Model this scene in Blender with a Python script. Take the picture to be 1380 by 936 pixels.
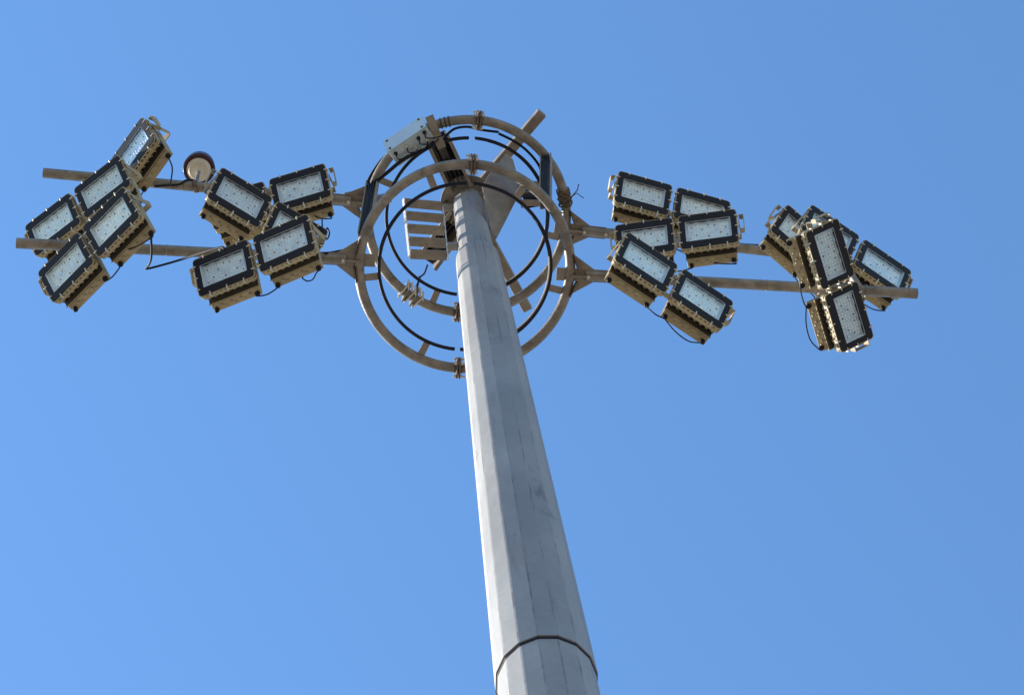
import bpy, bmesh, math, random
from mathutils import Vector, Matrix
random.seed(7)
R = math.radians
scene = bpy.context.scene
for o in list(bpy.data.objects): bpy.data.objects.remove(o)
C = scene.collection

# ------------------------------------------------------------------ camera
FOC, CX, CY, ZX, ZY = 4000.0, 690.0, 468.0, 464.0, -750.0      # focal length (px of a 1380 px frame), centre, zenith point
EYE = Vector((0.0, 0.0, 1.6))
_z = Vector((ZX - CX, -(ZY - CY), -FOC)).normalized()          # world up in camera axes
_c = Vector((0, 0, -1)); _y = (_c - _z * _c.dot(_z)).normalized(); _x = _y.cross(_z)
RC = Matrix((_x, _y, _z))                                      # camera axes -> world
cam_d = bpy.data.cameras.new('camera'); cam = bpy.data.objects.new('camera', cam_d); C.objects.link(cam)
cam.matrix_world = Matrix.Translation(EYE) @ RC.to_4x4()
cam_d.sensor_width = 36.0; cam_d.lens = FOC / 1380.0 * 36.0
cam_d.clip_start = 0.1; cam_d.clip_end = 20000
scene.camera = cam
def U(px, py, h):
    """the point at height h above the eye seen at a place of the photograph"""
    d = RC @ Vector((px - CX, -(py - CY), -FOC))
    return EYE + d * (h / d.z)

# ------------------------------------------------------------------ light
SUN_AZ, SUN_EL = 100.5, 33.0                                   # azimuth counted from the viewer's side of the mast, towards the left
sd = Vector((-math.sin(R(SUN_AZ)) * math.cos(R(SUN_EL)), -math.cos(R(SUN_AZ)) * math.cos(R(SUN_EL)), math.sin(R(SUN_EL))))
w = bpy.data.worlds.new('World'); scene.world = w; w.use_nodes = True
nt = w.node_tree; bg = nt.nodes['Background']
sky = nt.nodes.new('ShaderNodeTexSky'); sky.sky_type = 'NISHITA'; sky.sun_disc = False
sky.sun_elevation = R(SUN_EL); sky.sun_rotation = math.atan2(sd.x, sd.y)
sky.air_density = 1.9; sky.dust_density = 0.0; sky.ozone_density = 10.0; sky.altitude = 0
nt.links.new(sky.outputs[0], bg.inputs[0]); bg.inputs[1].default_value = 0.081
sl = bpy.data.lights.new('sun', 'SUN'); sl.energy = 3.7; sl.angle = R(0.53); sl.color = (1.0, 0.93, 0.80)
so = bpy.data.objects.new('sun', sl); C.objects.link(so)
so.rotation_euler = (-sd).to_track_quat('-Z', 'Y').to_euler()
scene.view_settings.view_transform = 'Standard'; scene.view_settings.look = 'None'
scene.view_settings.gamma = 1.0; scene.view_settings.use_curve_mapping = False
scene.view_settings.exposure = 1.585

# ------------------------------------------------------------------ materials
def mat(name, col, rough=.6, metal=0.0, var=.12, scale=8.0, stain=None, stain_amt=0.0, stain_scale=3.0, bump=0.0, bump_scale=60.0, spec=.5, stretch=(1, 1, 1), tone=0.0):
    m = bpy.data.materials.new(name); m.use_nodes = True; n = m.node_tree.nodes; l = m.node_tree.links
    b = n['Principled BSDF']; b.inputs['Roughness'].default_value = rough; b.inputs['Metallic'].default_value = metal
    b.inputs['Specular IOR Level'].default_value = spec
    tc = n.new('ShaderNodeTexCoord'); mp = n.new('ShaderNodeMapping'); mp.inputs['Scale'].default_value = stretch
    oi = n.new('ShaderNodeObjectInfo'); om = n.new('ShaderNodeMath'); om.operation = 'MULTIPLY'; om.inputs[1].default_value = 31.0; l.new(oi.outputs['Random'], om.inputs[0])
    av = n.new('ShaderNodeVectorMath'); av.operation = 'ADD'; l.new(tc.outputs['Object'], av.inputs[0]); l.new(om.outputs[0], av.inputs[1])
    l.new(av.outputs[0], mp.inputs['Vector'])
    t = n.new('ShaderNodeTexNoise'); t.inputs['Scale'].default_value = scale; t.inputs['Detail'].default_value = 6
    l.new(mp.outputs[0], t.inputs['Vector'])
    mx = n.new('ShaderNodeMix'); mx.data_type = 'RGBA'
    mx.inputs[6].default_value = tuple(max(0, c * (1 - var)) for c in col) + (1,)
    mx.inputs[7].default_value = tuple(min(1, c * (1 + var)) for c in col) + (1,)
    cr = n.new('ShaderNodeMapRange'); cr.inputs[1].default_value = .35; cr.inputs[2].default_value = .65
    l.new(t.outputs['Fac'], cr.inputs[0]); l.new(cr.outputs[0], mx.inputs[0])
    out = mx.outputs[2]
    if stain:
        s = n.new('ShaderNodeTexNoise'); s.inputs['Scale'].default_value = stain_scale; s.inputs['Detail'].default_value = 8; s.inputs['Roughness'].default_value = .7
        l.new(mp.outputs[0], s.inputs['Vector'])
        r = n.new('ShaderNodeMapRange'); r.inputs[1].default_value = .53; r.inputs[2].default_value = .72; r.inputs[4].default_value = stain_amt
        l.new(s.outputs['Fac'], r.inputs[0])
        m2 = n.new('ShaderNodeMix'); m2.data_type = 'RGBA'; m2.inputs[7].default_value = tuple(stain) + (1,)
        l.new(r.outputs[0], m2.inputs[0]); l.new(out, m2.inputs[6]); out = m2.outputs[2]
    if tone:
        tv = n.new('ShaderNodeMath'); tv.operation = 'MULTIPLY_ADD'; tv.inputs[1].default_value = 2 * tone; tv.inputs[2].default_value = 1 - tone; l.new(oi.outputs['Random'], tv.inputs[0])
        ts = n.new('ShaderNodeVectorMath'); ts.operation = 'SCALE'; l.new(out, ts.inputs[0]); l.new(tv.outputs[0], ts.inputs['Scale']); out = ts.outputs[0]
    l.new(out, b.inputs['Base Color'])
    rr = n.new('ShaderNodeMapRange'); rr.inputs[3].default_value = max(0, rough - .08); rr.inputs[4].default_value = min(1, rough + .1)
    l.new(t.outputs['Fac'], rr.inputs[0]); l.new(rr.outputs[0], b.inputs['Roughness'])
    if bump:
        t2 = n.new('ShaderNodeTexNoise'); t2.inputs['Scale'].default_value = bump_scale; t2.inputs['Detail'].default_value = 4
        l.new(tc.outputs['Object'], t2.inputs['Vector'])
        bp = n.new('ShaderNodeBump'); bp.inputs['Strength'].default_value = bump; bp.inputs['Distance'].default_value = .01
        l.new(t2.outputs['Fac'], bp.inputs['Height']); l.new(bp.outputs[0], b.inputs['Normal'])
    return m
M = {}
M['mast'] = mat('galvanised_mast_steel', (.262, .258, .255), .5, .0, .10, 1.7, (.19, .175, .165), .7, .9, .12, 7, .5, (1, 1, .5))
def add_scuffs(m, col, scale, lo, hi, stretch):
    n = m.node_tree.nodes; l = m.node_tree.links; b = n['Principled BSDF']; src = b.inputs['Base Color'].links[0].from_socket
    tc = n.new('ShaderNodeTexCoord'); mp = n.new('ShaderNodeMapping'); mp.inputs['Scale'].default_value = stretch; l.new(tc.outputs['Object'], mp.inputs[0])
    t = n.new('ShaderNodeTexNoise'); t.inputs['Scale'].default_value = scale; t.inputs['Detail'].default_value = 5; t.inputs['Roughness'].default_value = .65; l.new(mp.outputs[0], t.inputs[0])
    r_ = n.new('ShaderNodeMapRange'); r_.inputs[1].default_value = lo; r_.inputs[2].default_value = hi; r_.inputs[4].default_value = .8; l.new(t.outputs['Fac'], r_.inputs[0])
    x = n.new('ShaderNodeMix'); x.data_type = 'RGBA'; x.inputs[7].default_value = tuple(col) + (1,); l.new(r_.outputs[0], x.inputs[0]); l.new(src, x.inputs[6]); l.new(x.outputs[2], b.inputs['Base Color'])
def add_facets(m):
    n = m.node_tree.nodes; l = m.node_tree.links; b = n['Principled BSDF']; src = b.inputs['Base Color'].links[0].from_socket
    def ma(op, a, c=None, d=None):
        q = n.new('ShaderNodeMath'); q.operation = op
        for i, v in enumerate((a, c, d)):
            if v is None: continue
            if hasattr(v, 'links'): l.new(v, q.inputs[i])
            else: q.inputs[i].default_value = v
        return q.outputs[0]
    tc = n.new('ShaderNodeTexCoord'); sx = n.new('ShaderNodeSeparateXYZ'); l.new(tc.outputs['Object'], sx.inputs[0])
    a = ma('MULTIPLY', ma('ARCTAN2', sx.outputs[1], sx.outputs[0]), 16 / (2 * math.pi))
    fr = ma('FRACT', ma('ADD', a, 64.0)); ed = ma('SUBTRACT', .5, ma('ABSOLUTE', ma('SUBTRACT', fr, .5)))      # 0 at a fold
    line = ma('LESS_THAN', ed, .05)
    mp = n.new('ShaderNodeMapping'); mp.inputs['Scale'].default_value = (1.5, 1.5, .55); l.new(tc.outputs['Object'], mp.inputs[0])
    t = n.new('ShaderNodeTexNoise'); t.inputs['Scale'].default_value = 3.0; t.inputs['Detail'].default_value = 6; t.inputs['Roughness'].default_value = .75; l.new(mp.outputs[0], t.inputs[0])
    mr = n.new('ShaderNodeMapRange'); mr.inputs[1].default_value = .48; mr.inputs[2].default_value = .60; mr.inputs[4].default_value = .80; l.new(t.outputs['Fac'], mr.inputs[0])
    f = ma('MULTIPLY', line, mr.outputs[0])
    wn = n.new('ShaderNodeTexWhiteNoise'); wn.noise_dimensions = '1D'; l.new(ma('FLOOR', ma('ADD', a, 64.0)), wn.inputs['W'])
    tone = ma('MULTIPLY_ADD', wn.outputs[0], .22, .89)  # random tone per facet stands in for their differing reflections
    vo = n.new('ShaderNodeTexVoronoi'); vo.inputs['Scale'].default_value = 38; l.new(tc.outputs['Object'], vo.inputs[0])
    sv = n.new('ShaderNodeSeparateColor'); l.new(vo.outputs['Color'], sv.inputs[0])
    tone = ma('MULTIPLY', tone, ma('MULTIPLY_ADD', sv.outputs[0], .10, .95))
    sc = n.new('ShaderNodeVectorMath'); sc.operation = 'SCALE'; l.new(src, sc.inputs[0]); l.new(tone, sc.inputs['Scale'])
    x = n.new('ShaderNodeMix'); x.data_type = 'RGBA'; x.inputs[7].default_value = (.10, .09, .085, 1); l.new(f, x.inputs[0]); l.new(sc.outputs[0], x.inputs[6]); l.new(x.outputs[2], b.inputs['Base Color'])
add_facets(M['mast'])
add_scuffs(M['mast'], (.11, .10, .095), 4.0, .64, .72, (1, 1, .35))
add_scuffs(M['mast'], (.15, .135, .12), 9.0, .60, .80, (1, 1, .10))
add_scuffs(M['mast'], (.31, .315, .325), 1.3, .55, .75, (1, 1, .6))
M['galv'] = mat('weathered_galvanised_pipe', (.195, .17, .145), .5, .2, .28, 9, (.09, .06, .04), .85, 11, .35, 50)
add_scuffs(M['galv'], (.05, .04, .035), 26.0, .64, .74, (1, 1, 1))
M['plate'] = mat('dull_galvanised_plate', (.21, .18, .15), .6, .1, .18, 9, (.13, .08, .05), .7, 12, .2, 70)
M['rust'] = mat('rusty_flange_steel', (.11, .08, .065), .8, 0, .25, 20, (.20, .11, .065), .6, 14, .3, 80)
M['tan'] = mat('tan_powder_coat', (.325, .265, .16), .6, 0, .09, 10, (.18, .13, .08), .6, 7, .12, 70, tone=.13)
M['tan_dark'] = mat('shade_black_heat_sink', (.045, .036, .025), .7, 0, .2, 20)  # near-black, so the shade between flange and driver box is in the colour
M['bezel'] = mat('blue_black_front_glass', (.008, .009, .017), .5, 0, .25, 7, spec=.22)
M['rim'] = mat('pale_reflector_rim', (.60, .66, .74), .45, .5, .08, 12)
M['clip'] = mat('stainless_clip', (.50, .46, .40), .4, .5, .1, 40)
M['rubber'] = mat('black_rubber', (.010, .010, .018), .65, 0, .3, 20, spec=.25)
M['cable'] = mat('black_cable', (.010, .010, .016), .7, 0, .3, 20, spec=.2)
M['box'] = mat('grey_enclosure_paint', (.44, .53, .58), .35, .25, .05, 9, (.3, .3, .28), .35, 8)
M['bright'] = mat('sunlit_galvanised_plate', (.50, .50, .50), .5, .1, .08, 9, (.3, .27, .23), .5, 10)  # paler than the dull plate, to put sunlight on the guard rail into colour
M['screw'] = mat('dark_screw', (.05, .045, .04), .5, .4, .2, 30)
M['white'] = mat('cream_base_plastic', (.50, .43, .34), .5, 0, .08, 10, (.30, .17, .09), .8, 9)
M['wire'] = mat('brown_tie_wire', (.10, .075, .05), .7, .2, .3, 40)
M['rope'] = mat('blue_black_rope', (.02, .025, .06), .8, 0, .3, 60)
M['lens'] = mat('clear_lens_bead', (.95, .97, .98), .35, .3, .05, 40)
M['concrete'] = mat('pale_concrete_ground', (.215, .18, .14), .9, 0, .15, .6, (.12, .10, .08), .6, .15, .3, 30)
def led_mat():
    m = mat('led_board', (.64, .78, .98), .5, .35, .14, 16, (.36, .42, .54), .85, 38, tone=.18)
    n = m.node_tree.nodes; l = m.node_tree.links
    return m
M['led'] = led_mat()
def glass_mat():
    m = bpy.data.materials.new('clear_cover_glass'); m.use_nodes = True; n = m.node_tree.nodes; l = m.node_tree.links
    n.remove(n['Principled BSDF']); out = n['Material Output']
    tr = n.new('ShaderNodeBsdfTransparent'); tr.inputs[0].default_value = (.93, .96, .98, 1)
    gl = n.new('ShaderNodeBsdfGlossy'); gl.inputs['Roughness'].default_value = .12
    fr = n.new('ShaderNodeLayerWeight'); fr.inputs[0].default_value = .5
    pw = n.new('ShaderNodeMath'); pw.operation = 'POWER'; pw.inputs[1].default_value = 4; l.new(fr.outputs['Facing'], pw.inputs[0])
    ma = n.new('ShaderNodeMath'); ma.operation = 'MULTIPLY_ADD'; ma.inputs[1].default_value = .5; ma.inputs[2].default_value = .03; l.new(pw.outputs[0], ma.inputs[0])
    mx = n.new('ShaderNodeMixShader'); l.new(ma.outputs[0], mx.inputs[0]); l.new(tr.outputs[0], mx.inputs[1]); l.new(gl.outputs[0], mx.inputs[2])
    l.new(mx.outputs[0], out.inputs['Surface']); return m
M['glass'] = glass_mat()
def red_mat():
    m = mat('red_beacon_glass', (.035, .006, .012), .3, 0, .2, 6, spec=.35)
    return m
M['red'] = red_mat()

# ------------------------------------------------------------------ mesh helpers
class MB:
    def __init__(s): s.bm = bmesh.new()
    def box(s, c, half, rot=None, bev=0.0):
        r = bmesh.ops.create_cube(s.bm, size=2.0); vs = r['verts']
        m = Matrix.Translation(Vector(c)) @ (rot.to_4x4() if rot else Matrix.Identity(4)) @ Matrix.Diagonal((half[0], half[1], half[2], 1))
        bmesh.ops.transform(s.bm, matrix=m, verts=vs)
        if bev:
            es = list({e for v in vs for e in v.link_edges})
            bmesh.ops.bevel(s.bm, geom=es, offset=bev, segments=1, affect='EDGES', profile=.5)
        return s
    def bar(s, a, b, wu, wv, up=Vector((0, 0, 1)), bev=0.0):
        a = Vector(a); b = Vector(b); z = (b - a); L = z.length; z = z / L
        x = up.cross(z)
        if x.length < 1e-4: x = Vector((1, 0, 0)).cross(z)
        x.normalize(); y = z.cross(x)
        rot = Matrix((x, y, z)).transposed()
        return s.box((a + b) / 2, (wu / 2, wv / 2, L / 2), rot, bev)
    def prism(s, pts, axis, o=Vector((0, 0, 0))):
        """closed polygon (list of Vectors) swept along the vector axis"""
        a = [s.bm.verts.new(o + p) for p in pts]; b = [s.bm.verts.new(o + p + axis) for p in pts]; n = len(pts)
        fs = [s.bm.faces.new(a), s.bm.faces.new(b[::-1])]
        for i in range(n): fs.append(s.bm.faces.new((a[i], b[i], b[(i + 1) % n], a[(i + 1) % n])))
        bmesh.ops.recalc_face_normals(s.bm, faces=fs); return s
    def tube(s, pts, r, sides=10, closed=False, cap=True, r_end=None):
        pts = [Vector(p) for p in pts]; n = len(pts); rings = []; prev = None
        for i, p in enumerate(pts):
            if closed: t = pts[(i + 1) % n] - pts[i - 1]
            else: t = pts[min(i + 1, n - 1)] - pts[max(i - 1, 0)]
            t.normalize()
            if prev is None: x = t.orthogonal().normalized()
            else: x = (prev - t * prev.dot(t)).normalized()
            prev = x; y = t.cross(x)
            rr = r if r_end is None else r + (r_end - r) * i / (n - 1)
            rings.append([s.bm.verts.new(p + (x * math.cos(2 * math.pi * k / sides) + y * math.sin(2 * math.pi * k / sides)) * rr) for k in range(sides)])
        m = n if closed else n - 1
        fs = []
        for i in range(m):
            A = rings[i]; B = rings[(i + 1) % n]
            off = 0
            if closed and i == n - 1:
                off = min(range(sides), key=lambda k: (A[0].co - B[k].co).length)
            for k in range(sides):
                f = s.bm.faces.new((A[k], A[(k + 1) % sides], B[(k + 1 + off) % sides], B[(k + off) % sides])); f.smooth = sides > 6; fs.append(f)
        if cap and not closed:
            fs.append(s.bm.faces.new(rings[0][::-1])); fs.append(s.bm.faces.new(rings[-1]))
        bmesh.ops.recalc_face_normals(s.bm, faces=fs)
        return s
    def lathe(s, prof, c, axis=Vector((0, 0, 1)), sides=24, smooth=True, rot0=0.0, closed=False):
        """profile of (radius, height) pairs; the surface is left open at its ends unless radius is 0"""
        z = axis.normalized(); x = Vector((1, 0, 0)); x = (x - z * x.dot(z)).normalized(); y = z.cross(x); rings = []; c = Vector(c)
        for r, h in prof:
            if r < 1e-6: rings.append([s.bm.verts.new(c + z * h)]); continue
            rings.append([s.bm.verts.new(c + z * h + (x * math.cos(rot0 + 2 * math.pi * k / sides) + y * math.sin(rot0 + 2 * math.pi * k / sides)) * r) for k in range(sides)])
        pairs = list(zip(rings, rings[1:])) + ([(rings[-1], rings[0])] if closed else []); fs = []
        for A, B in pairs:
            for k in range(sides):
                q = [A[k % len(A)], A[(k + 1) % len(A)], B[(k + 1) % len(B)], B[k % len(B)]]
                u = []
                for v in q:
                    if v not in u: u.append(v)
                if len(u) > 2: f = s.bm.faces.new(u); f.smooth = smooth; fs.append(f)
        bmesh.ops.recalc_face_normals(s.bm, faces=fs); return s
    def mesh(s, name, m):
        me = bpy.data.meshes.new(name); s.bm.to_mesh(me); s.bm.free(); me.materials.append(m); return me
    def obj(s, name, m, parent=None, **kw):
        o = bpy.data.objects.new(name, s.mesh(name, m)); C.objects.link(o)
        if parent is not None: o.parent = parent
        for k, v in kw.items(): o[k] = v
        return o
def inst(name, me, parent, **kw):
    o = bpy.data.objects.new(name, me); C.objects.link(o); o.parent = parent
    for k, v in kw.items(): o[k] = v
    return o
def thing(name, label, cat, loc=(0, 0, 0), rot=None, group=None):
    o = bpy.data.objects.new(name, None); C.objects.link(o); o.empty_display_size = .1
    o.matrix_world = Matrix.Translation(Vector(loc)) @ (rot.to_4x4() if rot else Matrix.Identity(4))
    o['label'] = label; o['category'] = cat
    if group: o['group'] = group
    return o
def smooth_path(P, k=6):
    P = [Vector(p) for p in P]; out = []
    for i in range(len(P) - 1):
        a = P[max(i - 1, 0)]; b = P[i]; c = P[i + 1]; d = P[min(i + 2, len(P) - 1)]
        for j in range(k):
            t = j / k
            out.append(.5 * ((2 * b) + (c - a) * t + (2 * a - 5 * b + 4 * c - d) * t * t + (3 * b - a - 3 * c + d) * t ** 3))
    out.append(P[-1]); return out
Z = Vector((0, 0, 1))

# ------------------------------------------------------------------ ground
g = MB(); g.box((0, 0, -.5), (4000, 4000, .5)); g.obj('ground', M['concrete'], kind='structure')

# ------------------------------------------------------------------ mast
PX, PY = -.14, 6.22
E0 = 1.6                                                       # eye height; every h below counts from the eye
mast = thing('high_mast', 'tall tapered many-sided galvanised steel mast rising through two rings', 'mast', (PX, PY, 0))
def rad(h): return .181 + .0108 * (22 - h)
HJ, HT = 14.2, 22.5
rot16 = -math.pi / 2
def shell(prof, name, m, bevel=True, **kw):
    b = MB(); b.lathe(prof, (0, 0, 0), sides=16, smooth=False, rot0=rot16, closed=False)
    if bevel:
        es = [e for e in b.bm.edges if abs((e.verts[0].co - e.verts[1].co).normalized().z) > .9]
        bmesh.ops.bevel(b.bm, geom=es, offset=.006, segments=1, affect='EDGES', profile=.5)
    return b.obj(name, m, mast, **kw)
shell([(rad(HJ) - .011, HJ + E0 + .5), (rad(-1.5) - .009, .05)], 'lower_section', M['mast'])
shell([(rad(HJ) - .008, HJ + E0), (rad(HJ) + .006, HJ + E0), (rad(HT), HT + E0), (.125, HT + E0 + .012)], 'upper_section', M['mast'])
b = MB(); b.lathe([(rad(HJ) - .004, HJ + E0 - .027), (rad(HJ) - .001, HJ + E0 - .001), (rad(HJ) - .02, HJ + E0 - .001), (rad(HJ) - .02, HJ + E0 - .027)], (0, 0, 0), sides=16, smooth=False, rot0=rot16, closed=True)
b.obj('joint_shadow', M['rubber'], mast)  # black band standing in for the shadow and gap under the slip joint
HF = 24.4
for hw in (16.55, 19.6):
    b = MB(); b.lathe([(rad(hw) + .0002, hw + E0 - .012), (rad(hw) + .003, hw + E0 - .005), (rad(hw) + .003, hw + E0 + .005), (rad(hw) + .0002, hw + E0 + .012)], (0, 0, 0), sides=16, smooth=False, rot0=rot16)
    b.obj('weld_seam', M['mast'], mast)
b = MB(); b.lathe([(.142, HT + E0 - .1), (.131, HF + E0)], (0, 0, 0), sides=16, smooth=False, rot0=rot16)
b.obj('head_tube', M['mast'], mast)
b = MB(); b.lathe([(.128, HF + E0 - .012), (.235, HF + E0 - .012), (.235, HF + E0 + .014), (0, HF + E0 + .014)], (0, 0, 0), sides=40, smooth=False)
for k in range(8):
    a = k * math.pi / 4 + .3
    b.lathe([(.012, -.03), (.012, 0)], (math.cos(a) * .19, math.sin(a) * .19, HF + E0 - .012), sides=6, smooth=False)
b.obj('top_flange', M['plate'], mast)
b = MB(); b.lathe([(0, .05), (.62, .05), (.62, .0)], (0, 0, 0), sides=40, smooth=False); b.obj('base_plate', M['plate'], mast)
b = MB()
for k in range(12):
    a = k * math.pi / 6; b.lathe([(0, .16), (.022, .16), (.022, .05)], (math.cos(a) * .53, math.sin(a) * .53, 0), sides=6, smooth=False)
b.obj('anchor_bolt', M['screw'], mast, kind='stuff')
O = Vector((PX, PY, 0))
def radial(px, py, h):                                        # unit vector from mast axis to a point, and its reach
    p = U(px, py, h) - O; p.z = 0; return p.normalized(), p.length
# the four arms of the mast head
b = MB(); d2, L2 = radial(730.5, 151.5, 24.5); s2 = Z.cross(d2)
b.bar(d2 * .1 + Z * (24.5 + E0), d2 * L2 + Z * (24.5 + E0), .085, .09, bev=.006); arm2 = b.obj('head_arm', M['plate'], mast)
b = MB()
def web(rs, wid, off, d, s):
    return [d * r + Z * (h + E0) + s * (off - wid / 2) for r, h in rs]
prof = [(.13, 23.25), (.13, 24.44), (.56, 24.44), (.50, 24.16)]
def on_slope(px, py, dz=0.0):                                  # point of the steep sloping underside of the brace
    h = 23.6
    for _ in range(60):
        p = U(px, py, h) - O; h += .5 * ((23.22 + 2.3 * (p.dot(d2) - .05) + dz) - h)
    return U(px, py, h) - O
poly = [on_slope(*q) for q in ((661, 316), (668.5, 322), (697, 266), (696, 238), (690, 216), (681, 208), (660, 234), (649, 251))]
b.prism(poly, d2 * .012)
b.prism([poly[1], poly[2], poly[2] + d2 * -.05, poly[1] + d2 * -.03], s2 * -.008)
fold = [on_slope(688, 222), on_slope(663, 300)]
b.bar(fold[0] - d2 * .004, fold[1] - d2 * .004, .010, .010)
for q in ((662, 262), (667, 274), (665, 290), (672, 250)):
    b.lathe([(0, -.014), (.011, -.014), (.011, 0)], on_slope(*q), axis=d2, sides=6, smooth=False)
b.obj('brace_channel', M['plate'], mast)
d3, L3 = radial(711, 417, 24.5)
b = MB(); b.bar(d3 * .1 + Z * (24.5 + E0), d3 * L3 + Z * (24.5 + E0), .085, .09, bev=.006); b.obj('head_arm', M['plate'], mast)
def open_channel(px, py, r0, wid, depth):
    d, L = radial(px, py, 24.45); s = Z.cross(d); m = MB()
    for sg in (-1, 1):
        m.prism([d * r0 + Z * (HF - depth + E0) + s * sg * wid / 2, d * r0 + Z * (HF + .1 + E0) + s * sg * wid / 2, d * L + Z * (HF + .1 + E0) + s * sg * wid / 2, d * L + Z * (HF - .05 + E0) + s * sg * wid / 2], s * sg * .008)
        m.prism([d * r0 + Z * (HF - depth + E0) + s * sg * wid / 2, d * L + Z * (HF - .05 + E0) + s * sg * wid / 2, d * L + Z * (HF - .058 + E0) + s * sg * wid / 2, d * r0 + Z * (HF - depth - .008 + E0) + s * sg * wid / 2], s * sg * .03)
    m.bar(d * r0 + Z * (HF + .1 + E0), d * L + Z * (HF + .1 + E0), wid, .01)
    o = m.obj('head_arm', M['plate'], mast)
    m = MB(); m.lathe([(0, -.03), (.09, -.03), (.075, 0), (.09, .03), (0, .03)], d * (L - .14) + Z * (HF + .0 + E0), axis=s, sides=20)
    m.obj('pulley', M['screw'], o)
    m = MB()
    for off in (-.035, .005, .04):
        m.tube([d * .2 + Z * (HF - .02 + E0) + s * off, d * (L - .16) + Z * (HF + .01 + E0) + s * off], .006, 6)
    m.obj('winch_rope', M['screw'], o)
    m = MB(); m.bar(d * (r0 + .02) + Z * (HF + .085 + E0), d * (L - .01) + Z * (HF + .085 + E0), wid - .03, .012)
    m.obj('channel_shade', M['rubber'], o)  # black sheet standing in for the shaded inside of the open channel
open_channel(588, 182, .14, .15, .10)
open_channel(574, 352, .14, .15, .10)
# guard ladder on the left, horizontal slats between two rails
lad = MB(); hs = [24.38, 23.96, 23.55, 23.14, 22.74]
xl, xr = [], []
for i, h in enumerate(hs):
    xl.append(U(544 + i * 1.9, 273 + i * 17.3, h)); xr.append(U(597 + i * 1.6, 278 + i * 16.6, h))
for Pq, e in ((xl, -.004), (xr, .004)):
    a = Pq[0] - O + Z * .12; c = Pq[-1] - O - Z * .06
    lad.bar(a, c, .026, .010, up=Vector((1, 1, 0)) if e < 0 else Vector((1, 0, 0)))
gl = lad.obj('guard_frame', M['bright'], mast)
sl_me = None
for i in range(5):
    a = xl[i] - O; c = xr[i] - O
    m = MB(); m.bar(a + (c - a).normalized() * .006, c - (c - a).normalized() * .006, .078, .02, bev=.002); m.obj('slat', M['plate'], gl)
for q_, x_ in ((xr[3] - O + Vector((0, 0, -.1)), -.12), (xr[0] - O + Vector((0, 0, -.05)), -.1)):
    m = MB(); m.bar(q_, Vector((x_, 0, q_.z)), .06, .05, bev=.003); m.obj('bracket', M['mast'], gl)
# matching guard on the right, seen between mast and ring
m = MB(); P1 = [U(700, 247, 24.3), U(700, 262, 23.95), U(702, 273, 23.7)]; P2 = [U(736, 249, 24.3), U(738, 263, 23.95), U(738, 274, 23.7)]
m.bar(P1[0] - O + Z * .1, P1[2] - O - Z * .08, .055, .012, up=Vector((1, 0, 0))); m.bar(P2[0] - O + Z * .1, P2[2] - O - Z * .08, .055, .012, up=Vector((1, 0, 0)))
m.bar(P1[0] - O, Vector((.1, 0, P1[0].z)), .16, .05)
gr = m.obj('guard_frame', M['plate'], mast)
for a, c in zip(P1, P2):
    m = MB(); m.bar(a - O, c - O, .05, .02, bev=.002); m.obj('slat', M['plate'], gr)
m = MB(); m.box((P1[1] + P2[1]) / 2 - O + Vector((0, .03, .02)), (.09, .05, .12)); m.obj('pulley_housing', M['rubber'], gr)

# ------------------------------------------------------------------ lowering carriage
LOW = (Vector((-.247, 6.22, 0)), 22.4); UP = (Vector((-.168, 6.224, 0)), 23.93); RR = .8265
OC = Vector((-.2, 6.22, 22.4 + E0))
car = thing('lighting_carriage', 'two-ring galvanised pipe carriage with four long horizontal arms around mast top', 'lamp carriage', OC)
def ringpt(ring, a, r, dz=0): c, h = ring; return c + Vector((math.cos(a) * r, math.sin(a) * r, h + E0 + dz)) - OC
def arcpts(ring, a0, a1, r, n=40, dz=0): return [ringpt(ring, a0 + (a1 - a0) * i / n, r, dz) for i in range(n + 1)]
pi = math.pi
def ang(ring, px, py): p = U(px, py, ring[1]) - ring[0]; return math.atan2(p.y, p.x)
for ring, jt, jb in ((LOW, (637.5, 218), (617.5, 497)), (UP, (645.5, 162), (616, 425))):
    at = ang(ring, *jt); ab = ang(ring, *jb)                   # at is on the viewer's side (negative), ab on the far side
    for a0, a1 in ((at + .012, ab - .012), (ab + .012, at + 2 * pi - .012)):
        m = MB(); m.tube(arcpts(ring, a0, a1, RR, 56), .0395, 14); rg = m.obj('ring_tube', M['galv'], car)
        for a in (a0, a1):
            t = Vector((-math.sin(a), math.cos(a), 0)); n = Vector((math.cos(a), math.sin(a), 0))
            m = MB(); p = ringpt(ring, a, RR)
            m.box(p, (.072, .072, .007), Matrix((n, Z, t)).transposed(), bev=.006)
            m.obj('ring_flange', M['rust'], rg)
    for a in (at, ab):
        t = Vector((-math.sin(a), math.cos(a), 0)); n = Vector((math.cos(a), math.sin(a), 0)); m = MB(); p = ringpt(ring, a, RR)
        for sx in (-1, 1):
            for sz in (-1, 1):
                q = p + n * sx * .055 + Z * sz * .055
                m.tube([q - t * .055, q + t * .04], .008, 6); m.tube([q + t * .018, q + t * .032], .015, 6); m.tube([q - t * .03, q - t * .018], .015, 6)
        m.obj('flange_bolt', M['clip'], car, kind='stuff')
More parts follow.
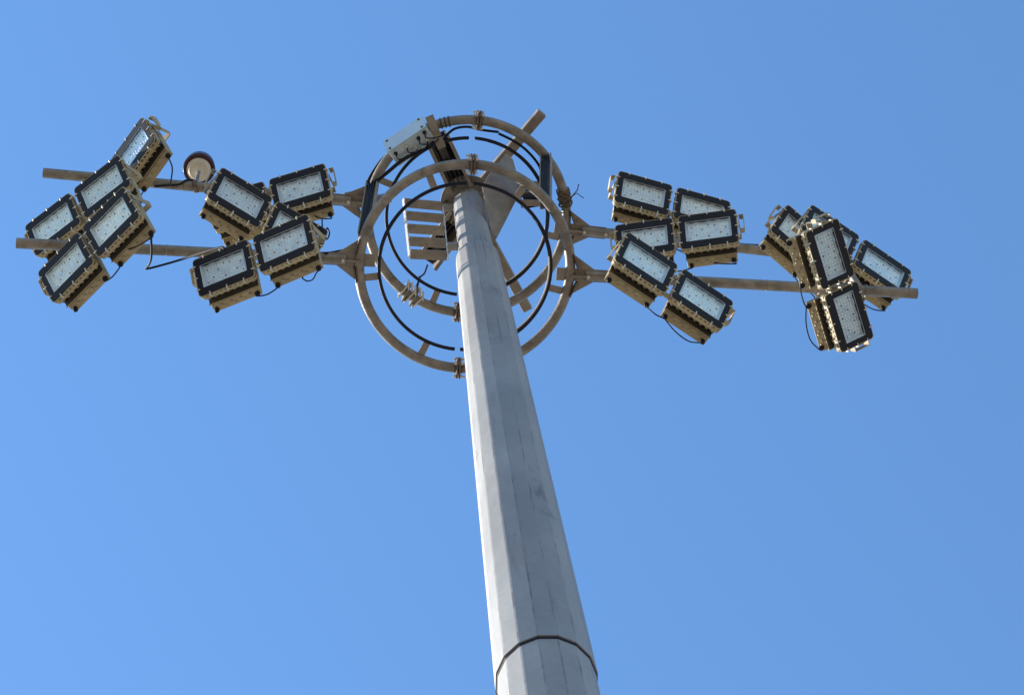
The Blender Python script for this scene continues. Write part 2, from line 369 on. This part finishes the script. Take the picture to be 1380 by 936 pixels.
# guide hoops of rubber on short struts
for ring, gaps, r, sang in ((LOW, ((616, 473), (634, 245)), .674, ((572, 468), (500, 373), (742, 388), (580, 240), (706, 252))),
                            (UP, ((618, 406), (636, 182)), .673, ((586, 400), (530, 250), (745, 318)))):
    ab = ang(ring, *gaps[0]); at = ang(ring, *gaps[1])
    for a0, a1 in ((at + .035, ab - .03), (ab + .03, at + 2 * pi - .035)):
        m = MB(); m.tube(arcpts(ring, a0, a1, r, 48), .0145, 10); hp = m.obj('guide_hoop', M['rubber'], car)
    m = MB()
    P = arcpts(ring, at + .2, ab - .1, r - .013, 40, .02)
    for i in range(40): m.bar(P[i], P[i + 1] + (P[i + 1] - P[i]) * .05, .008, .03)
    m.obj('hoop_strip', M['plate'], car)
    for q in sang:
        a = ang(ring, *q); m = MB(); m.bar(ringpt(ring, a, RR - .035), ringpt(ring, a, r + .005), .055, .01); m.obj('hoop_strut', M['plate'], car)
# posts between the rings
for (p, q, wd) in (((502, 246, 23.9), (491, 316, 22.43), .09), ((736, 211, 23.9), (735, 276, 22.43), .085)):
    a = U(*p) - OC; c = U(*q) - OC
    m = MB(); s = (c - a).cross(Vector((0, 1, 0))).normalized()
    if s.x < 0: s = -s
    for o_, d_ in ((-wd / 2, .008), (wd / 2, .008)):
        m.bar(a + s * o_, c + s * o_, d_, .06, up=Vector((0, 1, 0)))
    m.bar(a + Vector((0, .028, 0)), c + Vector((0, .028, 0)), wd, .008, up=Vector((0, 1, 0)))
    po = m.obj('connecting_post', M['plate'], car)
    for o_ in (-.022, 0, .02):
        m = MB(); m.tube(smooth_path([a + s * o_ - Vector((0, .012, 0)), (a + c) / 2 + s * (o_ * .4 + random.uniform(-.006, .006)) - Vector((0, .02, 0)), c + s * o_ - Vector((0, .012, 0))], 6), .0075, 6)
        m.obj('power_cable', M['cable'], po)
# arms
ARM = {'UL': (U(489, 272, 23.93), U(58, 233, 23.93), UP), 'LL': (U(483, 350, 22.4), U(22, 327.5, 22.4), LOW),
       'UR': (U(768, 309, 23.93), U(1075, 343, 23.93), UP), 'LR': (U(772, 370, 22.4), U(1236, 395.5, 22.4), LOW)}
for k, (a, c, ring) in ARM.items():
    d = (c - a).normalized(); a2 = a - OC; c2 = c - OC; s = Z.cross(d).normalized()
    m = MB(); r = .0425
    m.tube([a2 + d * .10, c2], r, 16, cap=False); m.tube([c2 - d * .3, c2 + d * .0005], r - .006, 16, cap=False)
    e = [c2, c2 + d * .0]; m.lathe([(r - .006, 0), (r, 0)], c2, axis=d, sides=16, smooth=False)
    if k == 'UR' or k == 'LR': m.lathe([(0, 0), (r - .006, 0)], c2 - d * .25, axis=d, sides=16, smooth=False)
    ao = m.obj('arm', M['galv'], car)
    # plate that runs through the ring, and weld bead
    m = MB(); m.bar(a2 - d * .13, a2 + d * .30, .10, .012); m.bar(a2 - d * .02, a2 + d * .30, .012, .11); m.obj('tongue_plate', M['plate'], ao)
    m = MB(); m.tube([a2 + d * .36, a2 + d * .372], r + .006, 16); m.obj('weld_bead', M['plate'], ao)
    m = MB(); m.tube([a2 + (c2 - a2) * .56, a2 + (c2 - a2) * .56 + d * .01], r + .003, 16); m.obj('weld_bead', M['plate'], ao)
    for sg in (-1, 1):
        q0 = a2 + d * .035 + s * sg * .185; rad_ = (q0 + OC - ring[0]); rad_.z = 0
        q0 = ringpt(ring, math.atan2(rad_.y, rad_.x), RR + .02)
        m = MB(); m.prism([a2 + d * .035 + s * sg * .03, a2 + d * .19 + s * sg * .035, q0], Z * .008, -Z * .004); m.obj('gusset_plate', M['plate'], ao)
        m = MB(); mid = a2 + d * .035
        m.bar(mid + s * sg * .05 - Z * .03, q0 - Z * .03 + d * .012, .006, .06); m.obj('gusset_rib', M['rust'], ao)
    m = MB()
    for off in (.12, .3): m.lathe([(0, .0), (.014, .0), (.014, .02)], a2 + d * off - Z * (r + .018), sides=6, smooth=False)
    m.obj('arm_bolt', M['clip'], ao, kind='stuff')
# small dark bracket box behind the upper left arm
m = MB(); m.box(U(478, 265, 24.05) - OC, (.085, .04, .05), bev=.006); m.obj('end_bracket', M['plate'], car)
m = MB(); m.box(U(515, 268, 24.05) - OC, (.075, .035, .04), bev=.006); m.obj('end_bracket', M['plate'], car)

# ------------------------------------------------------------------ floodlights
W_, H_, G_, BU, VB, DD = .481, .340, .0405, .205, .2387, .190
def rrect(w, h, r, n=4):
    out = []
    for cx, cy, a0 in ((w / 2 - r, h / 2 - r, 0), (-w / 2 + r, h / 2 - r, pi / 2), (-w / 2 + r, -h / 2 + r, pi), (w / 2 - r, -h / 2 + r, 3 * pi / 2)):
        for i in range(n): a = a0 + pi / 2 * i / (n - 1); out.append((cx + r * math.cos(a), cy + r * math.sin(a)))
    return out
def slab(m, w, h, r, z0, z1, c=(0, 0)):
    m.prism([Vector((x + c[0], y + c[1], z0)) for x, y in rrect(w, h, r)], Vector((0, 0, z1 - z0)))
def holed(m, w, h, r, ww, wh, wr, z0, z1):
    A = rrect(w, h, r, 4); B = rrect(ww, wh, wr, 4); n = len(A); bm = m.bm; V = {}
    for nm, P in (('A', A), ('B', B)):
        for z in (z0, z1): V[nm, z] = [bm.verts.new((x, y, z)) for x, y in P]
    fs = []
    for i in range(n):
        j = (i + 1) % n
        fs.append(bm.faces.new((V['A', z1][i], V['A', z1][j], V['B', z1][j], V['B', z1][i])))
        fs.append(bm.faces.new((V['A', z0][i], V['B', z0][i], V['B', z0][j], V['A', z0][j])))
        fs.append(bm.faces.new((V['A', z0][i], V['A', z0][j], V['A', z1][j], V['A', z1][i])))
        fs.append(bm.faces.new((V['B', z0][i], V['B', z1][i], V['B', z1][j], V['B', z0][j])))
    bmesh.ops.recalc_face_normals(bm, faces=fs)
WW, WH = .372, .196
def mk(fn, name, m): b = MB(); fn(b); return b.mesh(name, m)
def f_head(m):
    holed(m, W_, H_, .030, WW + .02, WH + .02, .012, -.011, -.002)                # front flange
    holed(m, W_ - .004, H_ - .004, .028, W_ - .05, H_ - .05, .014, -.062, -.028)   # deep band of the frame
    for sg in (-1, 1):
        for i in range(11):
            x = -W_ / 2 + .04 + i * (W_ - .08) / 10; m.box((x, sg * (H_ / 2 - .008), -.0192), (.0100, .0062, .0088))
        for i in range(7):
            y = -H_ / 2 + .04 + i * (H_ - .08) / 6; m.box((sg * (W_ / 2 - .008), y, -.0192), (.0062, .0100, .0088))
        for i in range(8):
            x = -W_ / 2 + .05 + i * (W_ - .10) / 7; m.box((x, sg * (H_ / 2 - .010), -.070), (.0045, .006, .008)); m.box((x + .006, sg * (H_ / 2 - .008), -.077), (.008, .004, .003))
def f_core(m):                                                               # gasket core seen between flange and rail, round the window
    holed(m, W_ - .030, H_ - .030, .02, WW + .012, WH + .012, .01, -.045, -.011)
def f_panel(m): holed(m, W_ - .016, H_ - .016, .024, WW, WH, .006, -.0015, .0035)
def f_rim(m):
    z1, z0 = .001, -.026; A = [(-WW / 2, -WH / 2), (WW / 2, -WH / 2), (WW / 2, WH / 2), (-WW / 2, WH / 2)]; k = .022
    Bq = [(-WW / 2 + k, -WH / 2 + k * .6), (WW / 2 - k, -WH / 2 + k * .6), (WW / 2 - k, WH / 2 - k * .6), (-WW / 2 + k, WH / 2 - k * .6)]
    a = [m.bm.verts.new((x, y, z1)) for x, y in A]; b_ = [m.bm.verts.new((x, y, z0)) for x, y in Bq]; o_ = [m.bm.verts.new((x * 1.01, y * 1.01, z0)) for x, y in A]
    fs = []
    for i in range(4):
        j = (i + 1) % 4; fs.append(m.bm.faces.new((a[i], a[j], b_[j], b_[i]))); fs.append(m.bm.faces.new((a[j], a[i], o_[i], o_[j])))
        fs.append(m.bm.faces.new((o_[j], o_[i], b_[i], b_[j])))
    bmesh.ops.recalc_face_normals(m.bm, faces=fs)
def f_led(m): m.box((0, 0, -.0275), (WW / 2 - .015, WH / 2 - .010, .0025))
def f_teeth(m):                                                              # shadowed lens-frame edge at the window top, its shade built as a dark strip
    m.box((0, WH / 2 - .004, -.008), (WW / 2 - .012, .003, .005))
    for i in range(4): m.box((-WW / 2 + .055 + i * .088, WH / 2 - .0095, -.008), (.030 if i % 2 else .018, .0022, .005))
def f_lens(m):
    for i in range(12):
        for j in range(6):
            if (i % 4 == 3 and j in (2, 3)): continue
            x = -WW / 2 + .038 + i * (WW - .076) / 11; y = -WH / 2 + .028 + j * (WH - .060) / 5
            m.lathe([(.0085, 0), (.0070, .004), (.003, .0062), (0, .0066)], (x, y, -.025), sides=6)
def f_screws(m):
    for x, y in ((-.14, .05), (-.05, .02), (.05, .05), (.14, .02), (-.1, -.03), (0, -.05), (.1, -.03), (.15, -.06), (-.15, -.06), (0, .06)):
        m.lathe([(.0055, 0), (.0055, .004), (0, .005)], (x, y, -.025), sides=8, smooth=False)
def f_sink(m):
    for i in range(17):
        x = -W_ / 2 + .03 + i * (W_ - .06) / 16; m.box((x, -.004, -.084), (.0035, H_ / 2 - .030, .030))
    m.box((0, .0, -.058), (W_ / 2 - .03, H_ / 2 - .034, .012))
    m.box((0, -.036, -.1185), (BU + .004, .156, .0035))  # dark sheet added to make the gap before the driver box look shaded
def f_driver(m):
    P = [(-.196, -.124), (-VB + .008, -DD + .004), (-VB + .018, -DD), (.10, -DD), (.12, -.135), (.12, -.124)]
    v = [Vector((-BU, y, z)) for y, z in P]; m.prism(v, Vector((2 * BU, 0, 0)))
    bmesh.ops.bevel(m.bm, geom=list(m.bm.edges), offset=.006, segments=2, affect='EDGES', profile=.5)
def f_lip(m): m.box((0, -.194, -.112), (BU + .010, .004, .0025))
def f_bolts(m):
    for i in range(4):
        x = -.12 + i * .08; y, z = -.211, -.143
        n = Vector((0, -.89, .46)).normalized(); m.lathe([(.011, 0), (.011, .014), (0, .016)], (x, y, z), axis=n, sides=6, smooth=False)
        m.box((x + .03, -.222, -.158), (.006, .004, .006))
def f_clips(m):
    for sg in (-1, 1):
        for i in range(3):
            x = (-.30 + .30 * i) * W_; m.box((x, sg * (H_ / 2 - .006), .0025), (.005, .016, .004), bev=.0015); m.box((x, sg * (H_ / 2 + .005), -.010), (.005, .005, .016))
        for i in range(3):
            y = (-.30 + .30 * i) * H_; m.box((sg * (W_ / 2 - .006), y, .0025), (.016, .005, .004), bev=.0015); m.box((sg * (W_ / 2 + .005), y, -.010), (.005, .005, .016))
def f_gland(m): m.lathe([(.016, -.012), (.016, .004), (.021, .004), (.021, .022), (.014, .026), (.010, .040), (0, .040)], (0, 0, 0), sides=12)
def f_glass(m): m.box((0, 0, -.002), (WW / 2 - .0005, WH / 2 - .0005, .0015))
ME = dict(head=mk(f_head, 'lamp_head', M['tan']), core=mk(f_core, 'gasket', M['tan_dark']), panel=mk(f_panel, 'front_panel', M['bezel']), rim=mk(f_rim, 'window_rim', M['rim']),
          led=mk(f_led, 'led_board', M['led']), teeth=mk(f_teeth, 'lens_frame_shadow', M['bezel']), lens=mk(f_lens, 'led_lens', M['lens']), scr=mk(f_screws, 'board_screw', M['screw']),
          lip=mk(f_lip, 'box_lip', M['tan']), sink=mk(f_sink, 'heat_sink', M['tan_dark']), drv=mk(f_driver, 'driver_box', M['tan']), bolt=mk(f_bolts, 'box_bolt', M['tan']), clip=mk(f_clips, 'clip', M['clip']),
          gland=mk(f_gland, 'cable_gland', M['cable']), glass=mk(f_glass, 'glass_pane', M['glass']))
FIX = {
    'F1': ((-2.92, 5.259, 23.62), ((0.7126, -0.2927, -0.6376), (-0.6945, -0.4228, -0.5822), (-0.0991, 0.8577, -0.5046))),
    'F2': ((-3.198, 5.329, 23.091), ((0.8806, -0.2208, -0.4193), (-0.4624, -0.5937, -0.6586), (-0.1035, 0.7738, -0.6249))),
    'F3': ((-3.025, 5.378, 21.944), ((0.8079, -0.3063, -0.5035), (-0.5762, -0.5896, -0.566), (-0.1235, 0.7474, -0.6528))),
    'F4': ((-1.714, 5.651, 22.954), ((0.729, 0.4417, 0.5229), (0.6842, -0.4932, -0.5372), (0.0206, 0.7494, -0.6617))),
    'F5': ((-1.715, 5.644, 23.508), ((0.9935, -0.0502, -0.1025), (-0.1101, -0.6577, -0.7452), (-0.03, 0.7516, -0.6589))),
    'F6': ((-1.812, 5.701, 21.951), ((0.9567, -0.0607, -0.2848), (-0.2449, -0.6968, -0.6742), (-0.1575, 0.7147, -0.6814))),
    'F7': ((1.564, 6.512, 24.293), ((0.8943, 0.2875, 0.3427), (0.4472, -0.5558, -0.7008), (-0.011, 0.78, -0.6257))),
    'F8': ((1.487, 6.515, 23.291), ((0.9906, 0.1138, -0.076), (0.0101, -0.6147, -0.7887), (-0.1365, 0.7805, -0.6101))),
    'F9': ((1.326, 6.511, 21.96), ((0.7202, 0.4496, 0.5283), (0.6882, -0.3675, -0.6255), (-0.0871, 0.8142, -0.5741))),
    'F10': ((2.681, 7.021, 23.595), ((0.627, 0.596, 0.5016), (0.7699, -0.3756, -0.516), (-0.1191, 0.7097, -0.6943))),
    'F11': ((2.895, 6.874, 23.089), ((0.719, 0.4412, 0.537), (0.6888, -0.3489, -0.6355), (-0.0931, 0.8268, -0.5547))),
    'F12': ((2.591, 6.811, 22.021), ((0.1329, 0.8607, 0.4915), (0.9864, -0.0664, -0.1504), (-0.0968, 0.5048, -0.8578))),
}
LAB = {
    'F1': 'topmost twin floodlight of far left cluster, steeply tilted with open yoke loop',
    'F2': 'middle twin floodlight of far left cluster, crossed in front by the lower left pipe end',
    'F3': 'lowest twin floodlight of far left cluster, hanging under the end of lower left arm',
    'F4': 'twin floodlight sloping down rightwards beside the red beacon, left of the mast',
    'F5': 'highest twin floodlight of the inner left cluster, behind the one sloping from the beacon',
    'F6': 'lowest twin floodlight of inner left cluster, both lit boards fully in view',
    'F7': 'topmost twin floodlight of the inner right cluster, farthest back, sloping gently down right',
    'F8': 'middle twin floodlight of inner right cluster, nearly level, its left lamp partly covered',
    'F9': 'lowest twin floodlight of inner right cluster, in front of lower right arm, with cable loop',
    'F10': 'rearmost twin floodlight of far right cluster, left end and yoke loop showing behind others',
    'F11': 'floodlight pair at far right crossed in front by the end of lower right arm',
    'F12': 'upright twin floodlight, one lamp above the other, at the front of far right cluster',
}
ARM_OF = {'F1': 'UL', 'F2': 'UL', 'F3': 'LL', 'F4': 'UL', 'F5': 'UL', 'F6': 'LL', 'F7': 'UR', 'F8': 'UR', 'F9': 'LR', 'F10': 'UR', 'F11': 'LR', 'F12': 'LR'}
rnd = random.Random(3); GPW = {}
for k, (c, m3) in FIX.items():
    rot = Matrix(m3); c = Vector(c) + Vector((0, 0, E0))
    t = thing('floodlight', LAB[k], 'floodlight', c, rot, 'twin floodlights on the mast arms')
    inv = t.matrix_world.inverted()
    for sg in (-1, 1):
        hd = inst('lamp_head', ME['head'], t); hd.location = (sg * (W_ + G_) / 2, 0, 0)
        hd.rotation_euler = (rnd.uniform(-.012, .012), rnd.uniform(-.012, .012), rnd.uniform(-.008, .008))
        for nm, key, kind in (('gasket', 'core', 0), ('front_panel', 'panel', 0), ('window_rim', 'rim', 0), ('led_board', 'led', 0), ('lens_frame_shadow', 'teeth', 0), ('led_lens', 'lens', 1), ('board_screw', 'scr', 1),
                              ('heat_sink', 'sink', 0), ('driver_box', 'drv', 0), ('box_lip', 'lip', 0), ('box_bolt', 'bolt', 1), ('clip', 'clip', 1), ('glass_pane', 'glass', 0)):
            o = inst(nm, ME[key], hd)
            if kind: o['kind'] = 'stuff'
        for gx in (-1, 1):
            gl_ = inst('cable_gland', ME['gland'], hd); gl_.location = (gx * (BU - .03), -.222, -.158)
            gl_.rotation_euler = Vector((0, -.89, .46)).to_track_quat('Z', 'X').to_euler()
    # yoke: end straps, rear crossbar, loop at each end, bracket to the arm
    E_ = W_ + G_ / 2; m = MB(); X = Vector((1, 0, 0))
    loops = {'F1': (1,), 'F2': (-1,), 'F3': (-1,), 'F4': (-1,), 'F5': (1,), 'F6': (-1,), 'F7': (-1,), 'F8': (-1, 1), 'F9': (1,), 'F10': (-1,), 'F11': (1,), 'F12': (-1, 1)}[k]
    for sg in (-1, 1):
        x = sg * (E_ + .009)
        m.box((x, .05, -.125), (.0025, .026, .105), bev=.001)
        if sg in loops:                                                     # sheet-metal loop standing off the lamp's end
            xo = sg * (E_ + .046); xi = sg * (E_ + .012)
            m.box(((xo + xi) / 2, .135, -.075), (abs(xo - xi) / 2, .003, .032), bev=.001)
            m.box(((xo + xi) / 2, -.005, -.075), (abs(xo - xi) / 2, .003, .032), bev=.001)
            m.prism([Vector((xo, .138, -.043)), Vector((xo, -.008, -.043)), Vector((xo, -.008, -.052)), Vector((xo, .138, -.052))], X * sg * .004)
            m.prism([Vector((xo, .138, -.107)), Vector((xo, .03, -.107)), Vector((xo, -.008, -.085)), Vector((xo, -.008, -.052)), Vector((xo, .10, -.060)), Vector((xo, .138, -.060))], X * sg * .004)
        m.lathe([(.014, -.006), (.014, .010), (0, .010)], (x, .05, -.03), axis=X * sg, sides=6, smooth=False)
    m.box((0, .05, -.232), (E_ + .011, .026, .004), bev=.001)
    yk = m.obj('yoke', M['tan'], t)
    a, e, ring = ARM[ARM_OF[k]]; a = inv @ a; e = inv @ e; dd = e - a; q = Vector((0, .05, -.235))
    tt = max(.03, min(.985, (q - a).dot(dd) / dd.length_squared)); foot = a + dd * tt; dn = dd.normalized()
    m = MB(); v = foot - q
    if v.length > .06: m.bar(q, foot - v.normalized() * .04, .05, .05, up=dn, bev=.003); 
    m.obj('mounting_bracket', M['plate'], t)
    m = MB()
    for off in (-.035, .035): m.tube([foot + dn * off, foot + dn * (off + .012)], .050, 16)
    m.obj('pipe_clamp', M['plate'], t)
    # link cable between the two driver boxes and a drooping loop
    dwn = inv.to_3x3() @ Vector((0, 0, -1)); n_ = Vector((0, -.89, .46)).normalized()
    MW = t.matrix_world.copy()
    for sg in (-1, 1):
        for gx in (-1, 1): GPW[k, sg, gx] = MW @ (Vector((sg * (W_ + G_) / 2 + gx * (BU - .03), -.222, -.158)) + Vector((0, -.89, .46)).normalized() * .036)
    def gp(sg, gx): return Vector((sg * (W_ + G_) / 2 + gx * (BU - .03), -.222, -.158)) + n_ * .038
    p0 = gp(-1, 1); p3 = gp(1, -1)
    m = MB(); m.tube(smooth_path([p0, p0 + n_ * .02 + X * .02, (p0 + p3) / 2 + n_ * .035 + dwn * rnd.uniform(.0, .03), p3 + n_ * .02 - X * .02, p3], 6), .0055, 6); m.obj('link_cable', M['cable'], t)
    if k in ('F6', 'F9', 'F12'):
        sgn = 1
        p0 = gp(sgn, 1); p1 = gp(sgn, -1); l_ = {'F6': .10, 'F9': .17, 'F12': .12}[k]
        if k == 'F6': p1 = p0 - X * .14 + Vector((0, .01, -.02))
        m = MB(); m.tube(smooth_path([p0, p0 + n_ * .03 - X * .02, (p0 * .65 + p1 * .35) + n_ * l_ * .9, (p0 * .3 + p1 * .7) + n_ * l_ * .8, p1 + n_ * .02, p1], 8), .0055, 6); m.obj('cable_loop', M['cable'], t)
    elif k not in ('F7', 'F1'):
        p0 = gp(1, 1); fe = foot + dn * .12 * (1 if k[1:] in ('2', '3') else -1)
        m = MB(); m.tube(smooth_path([p0, p0 + n_ * .04, p0 * .6 + fe * .4 + n_ * .12 + dwn * .05, fe + dwn * .06, fe], 8), .0055, 6); m.obj('feed_cable', M['cable'], t)

# ------------------------------------------------------------------ junction box on the upper ring
lx = (RC @ Vector((51, 33, 0))).normalized(); pe = (RC @ Vector((-33, 51, 0))).normalized(); vw = (RC @ Vector((0, 0, 1))).normalized()
e1 = (pe * math.cos(R(55)) - vw * math.sin(R(55))) * .17; e2 = (-pe * math.cos(R(35)) - vw * math.sin(R(35))) * .17
c0 = U(523, 205.5, 23.8); c1 = U(574, 171, 23.8); lv = c1 - c0
lx = lv.normalized(); e1 = (e1 - lx * e1.dot(lx)); e2 = (e2 - lx * e2.dot(lx))
jb = thing('junction_box', 'pale grey metal junction box with cable glands clamped to the upper ring', 'junction box', c0)
m = MB(); m.prism([Vector((0, 0, 0)), e1, e1 + e2, e2], lv); bmesh.ops.bevel(m.bm, geom=list(m.bm.edges), offset=.004, segments=1, affect='EDGES'); m.obj('enclosure', M['box'], jb)
n1 = -e2.normalized(); n2 = -e1.normalized()
m = MB(); m.prism([e1 * -.03 + lx * -.006 + n1 * .0015, e1 * 1.03 + lx * -.006 + n1 * .0015, e1 * 1.03 + lx * -.006 + n1 * .009, e1 * -.03 + lx * -.006 + n1 * .009], lv + lx * .012); m.obj('lid', M['box'], jb)
for fx, fy in ((.08, .12), (.08, .88), (.92, .12), (.92, .88)):
    m = MB(); m.lathe([(.011, 0), (.011, .006), (0, .007)], lv * fx + e1 * fy + n1 * .009, axis=n1, sides=8, smooth=False); m.obj('screw', M['screw'], jb)
for i, (fx, fy) in enumerate(((.12, .28), (.40, .30), (.55, .66), (.72, .28), (.84, .62), (.90, .20))):
    m = MB(); q = lv * fx + e2 * fy
    m.lathe([(.017, 0), (.017, .008), (.013, .010), (.013, .026), (.007, .03)], q, axis=n2, sides=10); gg = m.obj('cable_gland', M['clip'] if i in (1, 2, 4) else M['cable'], jb)
    tgt = U(560 + i * 8, 206 - i * 5, 23.85) - c0
    m = MB(); m.tube(smooth_path([q + n2 * .028, q + n2 * .07 + Vector((0, .01, -.02)), (q + tgt) / 2 + n2 * .05 - Z * .05, tgt], 6), .006, 6); m.obj('lead', M['cable'], jb)
m = MB(); p = U(587, 178, 23.85) - c0; m.bar(p - (RC @ Vector((9, -21, 0))).normalized() * -.0 + (RC @ Vector((-9, 22, 0))) * .006, p + (RC @ Vector((9, -22, 0))) * .006, .012, .07, up=lx); m.obj('mounting_strap', M['plate'], jb)
m = MB()
for q in ((596, 172), (601, 169), (606, 168)):
    a = ang(UP, *q); t_ = Vector((-math.sin(a), math.cos(a), 0)); pc = ringpt(UP, a, RR) + OC - c0; m.tube([pc - t_ * .006, pc + t_ * .006], .047, 14)
m.obj('clamp', M['screw'], jb)

# ------------------------------------------------------------------ beacon
ba = ARM['UL'][0] + (ARM['UL'][1] - ARM['UL'][0]) * ((489 - 262.5) / 431.0)
bt = thing('warning_beacon', 'round dark red obstruction beacon with cream base standing on a short stem', 'beacon', ba)
m = MB(); m.tube([(0, 0, -.04), (0, 0, .55)], .017, 10); m.tube([(0, 0, -.045), (0, 0, -.08)], .012, 8); m.obj('stem', M['galv'], bt)
m = MB(); m.tube([Vector((-.02, -.0, 0)), Vector((.02, 0, 0))], .052, 14); m.obj('pipe_clamp', M['rust'], bt)
m = MB(); m.lathe([(.0, .50), (.022, .50), (.026, .53), (.055, .545), (.078, .555), (.084, .56), (.086, .575), (.100, .580), (.103, .60), (.103, .64), (0, .64)], (0, 0, 0), sides=32); m.obj('base', M['white'], bt)
m = MB(); m.lathe([(.099, .600), (.132, .598), (.137, .64), (.124, .76), (.075, .83), (.03, .86), (0, .865)], (0, 0, 0), sides=32); m.obj('red_dome', M['red'], bt)
m = MB(); bd = (ARM['UL'][1] - ARM['UL'][0]).normalized(); m.tube(smooth_path([Vector((.0, -.02, .1)), bd * .02 + Vector((0, -.05, .03)), bd * .07 + Vector((0, -.052, -.02)), bd * .13 + Vector((0, -.02, -.052)), bd * .24 + Vector((0, 0, -.052)), bd * .34 + Vector((0, .02, -.048))], 6), .0085, 8); m.obj('lead', M['cable'], bt)

# ------------------------------------------------------------------ loose cables, ties, ropes
def cable(pts, r, name, label, mt='cable', cat='cable', group=None, k=6):
    P = smooth_path([GPW[p] if isinstance(p[0], str) else U(*p) for p in pts], k); m = MB(); o0 = P[0]; m.tube([p - o0 for p in P], r, 8); o = m.obj(name, M[mt]); o.location = o0
    o['label'] = label; o['category'] = cat
    if group: o['group'] = group
    return o
cable([('F3', 1, 1), (204, 345, 22.0), (201, 356, 22.1), (197, 362, 22.2), (215, 358, 22.2), (243, 350, 22.2), (280, 338, 21.9), (300, 333, 21.75), (302, 340, 21.72)], .009, 'power_cable', 'slack black cable crossing from far left lamps over the lowest inner left floodlight')
cable([(437, 341, 22.35), (450, 339.5, 22.46), (470, 335, 22.46), (490, 328, 22.5)], .009, 'power_cable', 'thin black cable along lower left arm where it meets the ring')
cable([(770, 305, 24.0), (790, 306.5, 24.0), (813, 308.5, 24.0), (850, 312, 24.0)], .010, 'power_cable', 'black cable lying along the top edge of the upper right arm by the ring')
cable([(990, 328, 24.0), (1005, 329.5, 24.0), (1022, 330.5, 24.0)], .010, 'power_cable', 'short black cable on upper right arm between the two right clusters')
cable([('F1', 1, 1), (232, 225, 23.65), (231, 240, 23.75), (229, 250, 23.88)], .006, 'lead_cable', 'thin black lead dropping from topmost far left floodlight to the upper left arm', k=4)
cable([(490, 262, 23.95), (498, 240, 23.95), (514, 216, 23.95), (528, 205, 23.95)], .012, 'power_cable', 'thick black cable along outer edge of the upper ring below the junction box')
cable([(497, 252, 23.85), (520, 234, 23.8), (545, 214, 23.8), (570, 203, 23.8), (592, 190, 23.85), (604, 187, 23.85)], .016, 'power_cable', 'thick black cable sagging under the junction box along the upper ring')
cable([(598, 186, 24.0), (612, 174, 24.0), (630, 171, 24.0), (648, 175, 24.0), (672, 178, 24.0)], .011, 'power_cable', 'black cable curving under top of the upper ring right of junction box')
cable([(672, 180, 24.0), (694, 191, 24.0), (712, 205, 24.0), (727, 224, 24.0), (730, 240, 24.0)], .011, 'power_cable', 'black cable hugging the inner side of upper ring at its right')
cable([(741, 262, 23.0), (745, 278, 22.9), (752, 284, 23.0), (758, 287, 23.9)], .007, 'lead_cable', 'thin dark lead hanging between right post and the wire-tied ring joint')
cable([(737, 287, 23.2), (738, 300, 23.0), (737, 318, 22.8), (739, 330, 22.6)], .008, 'lead_cable', 'short black lead behind lower ring at right crossing the guide hoops')
cable([(434, 296, 23.2), (434.5, 310, 23.0), (435, 320, 23.0), (441, 322, 23.0), (444, 314, 23.1), (441, 307, 23.1), (439, 314, 23.1)], .006, 'lead_cable', 'curled wire tail hanging at the right of the inner left cluster')
cable([(576, 357, 24.3), (572, 368, 24.2), (566, 374, 24.1), (560, 388, 24.0), (553, 397, 23.98)], .008, 'rope', 'thin blue rope from mast head arm down to the clamps on the upper ring', 'rope', 'rope')
cable([(565, 372, 24.15), (563, 386, 24.0), (556, 399, 23.97)], .006, 'rope', 'second thin rope strand tied at the upper ring clamps', 'rope', 'rope')
# wire tie round the right of the upper ring
a0 = ang(UP, 761, 266); P = []
for i in range(120):
    th = i * 2 * pi / 12; a = a0 + (-.085 + .17 * (i / 120.0)) + rnd.uniform(-.012, .012); n = Vector((math.cos(a), math.sin(a), 0)); r = .047 + rnd.uniform(0, .012)
    P.append(UP[0] + n * RR + Z * (UP[1] + E0) + (n * math.cos(th) + Z * math.sin(th)) * r)
for j, (dx, dz) in enumerate(((.10, .02), (.07, .06))):
    pass
m = MB(); m.tube([p - P[0] for p in P], .0075, 5)
e_ = P[60] - P[0]
m.tube([e_, e_ + Vector((.05, -.02, .02)), e_ + Vector((.10, .03, .0))], .004, 5); m.tube([e_, e_ + Vector((.06, -.05, .0)), e_ + Vector((.08, -.09, .03))], .005, 5)
o = m.obj('wire_tie', M['wire']); o.location = P[0]; o['label'] = 'tangled brown wire bound round the right of the upper ring'; o['category'] = 'wire'
# clamp cluster on the lower left of the upper ring
a0 = ang(UP, 551, 398)
cl = thing('clamp_cluster', 'cluster of bright steel clamps on the lower left of the upper ring', 'clamps', UP[0] + Vector((math.cos(a0) * RR, math.sin(a0) * RR, UP[1] + E0)))
for i, off in enumerate((-.085, -.045, -.005, .035, .07)):
    t_ = Vector((-math.sin(a0), math.cos(a0), 0)); n = Vector((math.cos(a0), math.sin(a0), 0)); p = t_ * off + n * rnd.uniform(-.01, .01)
    m = MB(); tilt = Matrix.Rotation(rnd.uniform(-.25, .25), 3, 'Z')
    m.box(p, (.065 + .012 * (i % 2), .007, .055), tilt @ Matrix((n, t_, Z)).transposed(), bev=.003); cc = m.obj('clamp', M['plate'] if i % 2 else M['clip'], cl)
    m = MB(); m.tube([p - n * .04 - t_ * .03 - Z * .05, p - n * .11 + t_ * .02 - Z * .06], .008, 6); m.obj('clamp_rod', M['clip'], cc)
